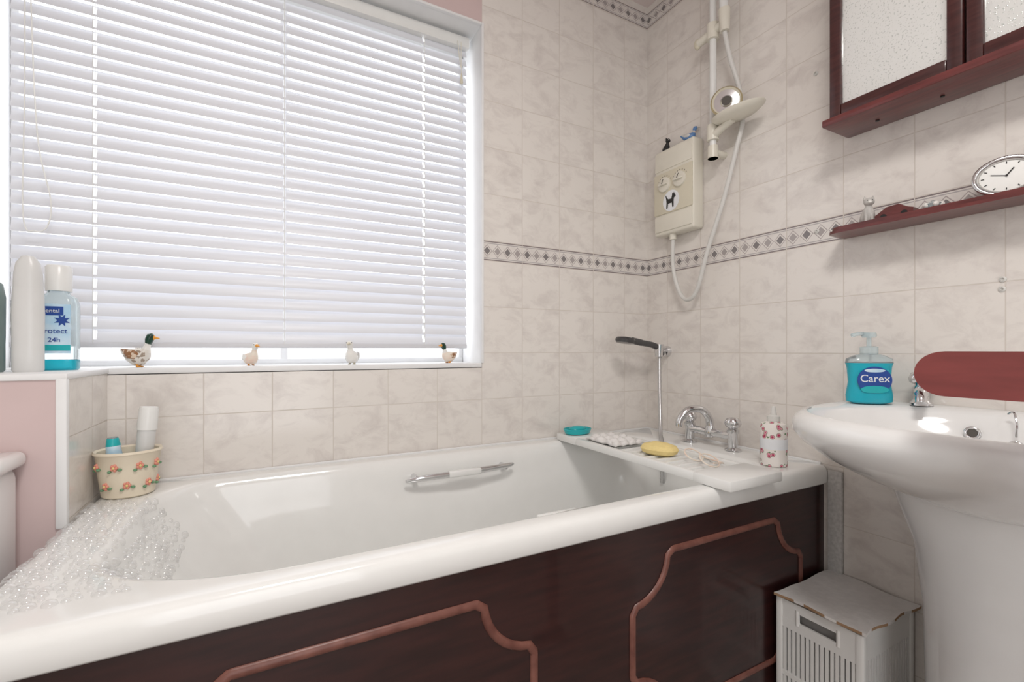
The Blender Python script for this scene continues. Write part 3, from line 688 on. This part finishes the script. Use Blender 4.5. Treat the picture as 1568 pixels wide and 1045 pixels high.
w.loft([[(.014*f*math.cos(2*math.pi*i/20),.014*g_*math.sin(2*math.pi*i/20),z) for i in range(20)] for f,g_,z in ((1.2,.1,0),(1.1,.6,.03),(1,.95,.070),(.9,.9,.08),(.9,.9,.088),(.7,.7,.104),(.6,.6,.106))],['lblw','turq','lblb','lblb','turq','clear'])
w.T=Matrix(); w.obj('toothpaste_tube')
# ------------------------------------------------------------ bottles on ledge
def osec(a,b,z,c): return [(c[0]+a*math.cos(2*math.pi*i/32),c[1]+b*math.sin(2*math.pi*i/32),c[2]+z) for i in range(32)]
w=MB(); c=(-.394,1.205,ZS)
w.loft([osec(a_*.78,b_*.8,z,c) for a_,b_,z in ((.026,.018,0),(.029,.020,.004),(.029,.020,.06),(.030,.0205,.11),(.028,.019,.155),(.0275,.0185,.157),(.027,.0185,.160),(.026,.018,.185),(.022,.015,.206),(.012,.009,.219),(.003,.002,.221))],'shamp')
w.obj('shampoo_bottle')
w=MB(); c=(-.375,1.288,ZS)
def q4(a,b,z): return [(c[0]+.92*a*math.copysign(abs(math.cos(t))**.5,math.cos(t)),c[1]+b*math.copysign(abs(math.sin(t))**.5,math.sin(t)),c[2]+z) for t in [2*math.pi*i/40 for i in range(40)]]
w.loft([q4(.031,.02,0),q4(.034,.023,.004),q4(.034,.023,.022)],'turql'); w.loft([q4(.034,.023,.022),q4(.034,.023,.135),q4(.030,.020,.150),q4(.018,.016,.158),q4(.016,.015,.165)],'clear')
w.lathe([(.021,.163),(.021,.212),(.018,.216),(.002,.216)],c,'wplast',28)
w.box(c[0]-.025,c[0]+.025,c[1]-.0245,c[1]-.0225,ZS+.035,ZS+.135,'lblb')
w.box(c[0]-.0248,c[0]+.014,c[1]-.0252,c[1]-.0246,ZS+.112,ZS+.130,'navy'); w.box(c[0]-.02,c[0]+.0248,c[1]-.0252,c[1]-.0246,ZS+.040,ZS+.052,'turq')
w.prism([(.013*math.cos(t)*(1 if i%2 else .5),.013*math.sin(t)*(1 if i%2 else .5)) for i,t in enumerate([2*math.pi*i/16 for i in range(16)])],(c[0]+.012,c[1]-.0248,ZS+.102),(1,0,0),(0,0,1),(0,-1,0),.0006,'navy')
R_=Matrix.Rotation(math.radians(90),4,'X')
w.text('Dental',.011,Matrix.Translation((c[0]-.006,c[1]-.0258,ZS+.121))@R_,'lblw'); w.text('Protect',.014,Matrix.Translation((c[0]-.001,c[1]-.0252,ZS+.080))@R_,'navy')
w.text('24h',.013,Matrix.Translation((c[0],c[1]-.0252,ZS+.062))@R_,'navy')
w.obj('mouthwash_bottle')
w=MB(); c=(-.456,1.215,ZS)
w.loft([osec(a_,b_,z,c) for a_,b_,z in ((.024,.018,0),(.027,.020,.004),(.028,.020,.14),(.024,.018,.165),(.016,.014,.172),(.016,.014,.2),(.013,.012,.204))],['bottleg']*4+['shamp']*3); w.obj('conditioner_bottle')
# ------------------------------------------------------------ laundry basket
w=MB(); x0,x1,y0,y1,zt_=1.100,1.322,.503,.688,.322
w.box(x0+.002,x1-.002,y0+.002,y1-.002,0,.03,'gplast',.004)
for xx in (x0,x1-.014):
    for yy in (y0,y1-.014): w.box(xx-.001,xx+.015,yy-.001 if yy==y0 else yy,yy+.0145,0,zt_,'wplast',.003)
def rails(z0_,z1_):
    w.box(x0+.001,x0+.007,y0+.01,y1-.01,z0_,z1_,'wplast'); w.box(x0+.01,x1-.01,y0+.001,y0+.007,z0_,z1_,'wplast')
    w.box(x1-.007,x1-.001,y0+.01,y1-.01,z0_,z1_,'wplast'); w.box(x0+.01,x1-.01,y1-.007,y1-.001,z0_,z1_,'wplast')
rails(.02,.04); rails(.308,zt_-.001); rails(.14,.15)
w.box(x0+.01,x1-.01,y0+.0015,y0+.0065,.262,.309,'wplast'); w.box(x0+.01,x1-.01,y1-.0065,y1-.0015,.262,.309,'wplast'); w.box(x1-.0065,x1-.0015,y0+.01,y1-.01,.262,.309,'wplast')
ym=(y0+y1)/2
w.box(x0+.0015,x0+.0065,y0+.01,ym-.042,.262,.309,'wplast'); w.box(x0+.0015,x0+.0065,ym+.042,y1-.01,.262,.309,'wplast'); w.box(x0+.0013,x0+.0067,y0+.01,y1-.01,.255,.278,'wplast'); w.box(x0+.0013,x0+.0067,y0+.01,y1-.01,.300,.312,'wplast')
for s_ in (-1,1):
    w.tube([(x0+.004,ym+s_*.044,.272),(x0+.004,ym+s_*.044,.308)],.005,'wplast',8)
ny=15
for i in range(ny):
    yy=y0+.014+(y1-y0-.028)*(i+.5)/ny
    for xx in (x0+.0015,x1-.006): w.box(xx,xx+.0045,yy-.0034,yy+.0034,.03,.262,'wplast')
nx=17
for i in range(nx):
    xx=x0+.014+(x1-x0-.028)*(i+.5)/nx
    for yy in (y0+.0015,y1-.006): w.box(xx-.0034,xx+.0034,yy,yy+.0045,.03,.262,'wplast')
w.box(x0+.016,x1-.016,y0+.016,y1-.016,.031,.30,'bshade',.01)  # inner block, its grey paints the shade behind the slots
w.obj('laundry_basket')
w=MB(); N1=26; g=[];
for i in range(N1):
    for j in range(N1):
        fx_=i/(N1-1); fy=j/(N1-1)
        x=x0-.008+(x1-x0+.016)*fx_+ .003*math.sin(9*fy+1); y_=y0-.008+(y1-y0+.010)*fy+.003*math.sin(11*fx_)
        y_=min(y_,.6885); x=min(x,XR-.003)
        g.append((x,y_,zt_+.010+.0022*math.sin(5*fx_+3*fy)+.0012*math.sin(13*fx_-9*fy)))
fs=[[i*N1+j,(i+1)*N1+j,(i+1)*N1+j+1,i*N1+j+1] for i in range(N1-1) for j in range(N1-1)]
w.add(g,fs,'cloth'); w.add([(a_,b_,c_-.006) for a_,b_,c_ in g],fs,'brownedge')
per=[i*N1 for i in range(N1)]+[(N1-1)*N1+j for j in range(1,N1)]+[i*N1+N1-1 for i in range(N1-2,-1,-1)]+[j for j in range(N1-2,0,-1)]
n=len(per); base=[g[i] for i in per]; w.add(base+[(a_,b_,c_-.006) for a_,b_,c_ in base],[[i,(i+1)%n,(i+1)%n+n,i+n] for i in range(n)],['brownedge' if (i//3)%3 else 'cloth' for i in range(n)])
w.obj('basket_lid')
# ------------------------------------------------------------ toilet (left edge)
w=MB(); w.box(-.78,-.372,.95,1.108,.40,.722,'ceramic',.02,4); w.box(-.79,-.362,.94,1.109,.718,.746,'ceramic',.012,4)
def ps(a_,b_,z,cy): return [(-.576+a_*math.cos(2*math.pi*i/40),cy+b_*math.sin(2*math.pi*i/40),z) for i in range(40)]
w.loft([ps(.12,.2,0,.8),ps(.10,.18,.05,.8),ps(.10,.2,.2,.78),ps(.17,.25,.33,.72),ps(.185,.27,.39,.70),ps(.18,.265,.40,.70)],'ceramic')
w.loft([ps(.19,.275,.401,.70),ps(.195,.28,.41,.70),ps(.19,.275,.43,.70),ps(.17,.25,.438,.70)],'wplast')
w.box(-.70,-.45,.86,1.0,.30,.405,'ceramic',.02)
w.lathe([(.02,0),(.02,.008),(.016,.010)],(-.576,1.02,.746),'chrome',20); w.obj('toilet')
# ------------------------------------------------------------ wooden towel stand at right
w=MB()
def arm(zc,yend):
    n=14; hh=.030
    poly=[(yend-hh*1.1+hh*1.1*math.sin(math.pi*i/n),zc+hh*math.cos(math.pi*i/n)) for i in range(n+1)]+[(-.36,zc-hh),(-.36,zc+hh)]
    w.prism([(a_,b_) for a_,b_ in poly],(.795,0,0),(0,1,0),(0,0,1),(1,0,0),.018,'wood4')
arm(.888,.302)
for yy in (.175,-.33):
    w.box(.79,.823,yy-.012,yy+.012,.03,.965,'wood4',.004)
    w.box(.74,.86 if yy<0 else .845,yy-.014,yy+.014,.0,.035,'wood4',.006)
w.tube([(.806,.17,.45),(.806,-.33,.45)],.011,'wood4',14)
w.obj('wooden_towel_stand',30)
w=MB()
def plug(y_,z):
    w.T=Matrix.Translation((XR,y_,z))@Matrix.Rotation(math.radians(-90),4,'Y'); w.lathe([(.006,0),(.006,.002),(.003,.004),(.002,.001)],(0,0,0),['gplast','gplast','gplast'],12); w.T=Matrix()
plug(.725,1.68); plug(.722,1.245); plug(.36,1.065); plug(.361,1.045)
w.obj('wall_plugs')
# ------------------------------------------------------------ lights
w=MB(); w.lathe([(.24,-.002),(.245,-.02),(.24,-.025)],(.15,-.1,ZC),'plaster',40); w.obj('fill_fixture')  # unseen fixture added to house the fill light
def area(name,loc,size,power,rot=(0,0,0),col=(1,1,1),size_y=None):
    l=bpy.data.lights.new(name,'AREA'); l.energy=power; l.size=size; l.color=col
    if size_y: l.shape='RECTANGLE'; l.size_y=size_y
    else: l.shape='DISK'
    o=bpy.data.objects.new(name,l); o.location=loc; o.rotation_euler=rot; bpy.context.scene.collection.objects.link(o); return o
area('ceiling_fill',(.15,-.1,ZC-.028),.48,17.5,col=(1,.965,.925))  # added fill light, unseen source that brightens the interior
p=area('window_portal',((WX0+WX1)/2,D+.23,(ZS+ZH)/2),1.15,1,(math.radians(-90),0,0),size_y=1.09); p.data.cycles.is_portal=True
p=area('fill_door_portal',(0,YF-.12,DZ/2),.9,1,(math.radians(90),0,0),size_y=DZ); p.data.cycles.is_portal=True  # samples sky fill through the added doorway
wd=bpy.data.worlds.new('sky'); bpy.context.scene.world=wd; wd.use_nodes=True
bg=wd.node_tree.nodes['Background']; bg.inputs[0].default_value=(.99,.985,.995,1); bg.inputs[1].default_value=2.6
cam=bpy.data.cameras.new('camera'); co=bpy.data.objects.new('camera',cam); bpy.context.scene.collection.objects.link(co)
co.location=(0,0,.92); co.rotation_euler=(math.radians(90),0,math.radians(-28.2)); cam.lens=16.25; cam.sensor_width=36; cam.shift_y=.0086; cam.clip_start=.02
bpy.context.scene.camera=co
bpy.context.scene.view_settings.view_transform='Standard'
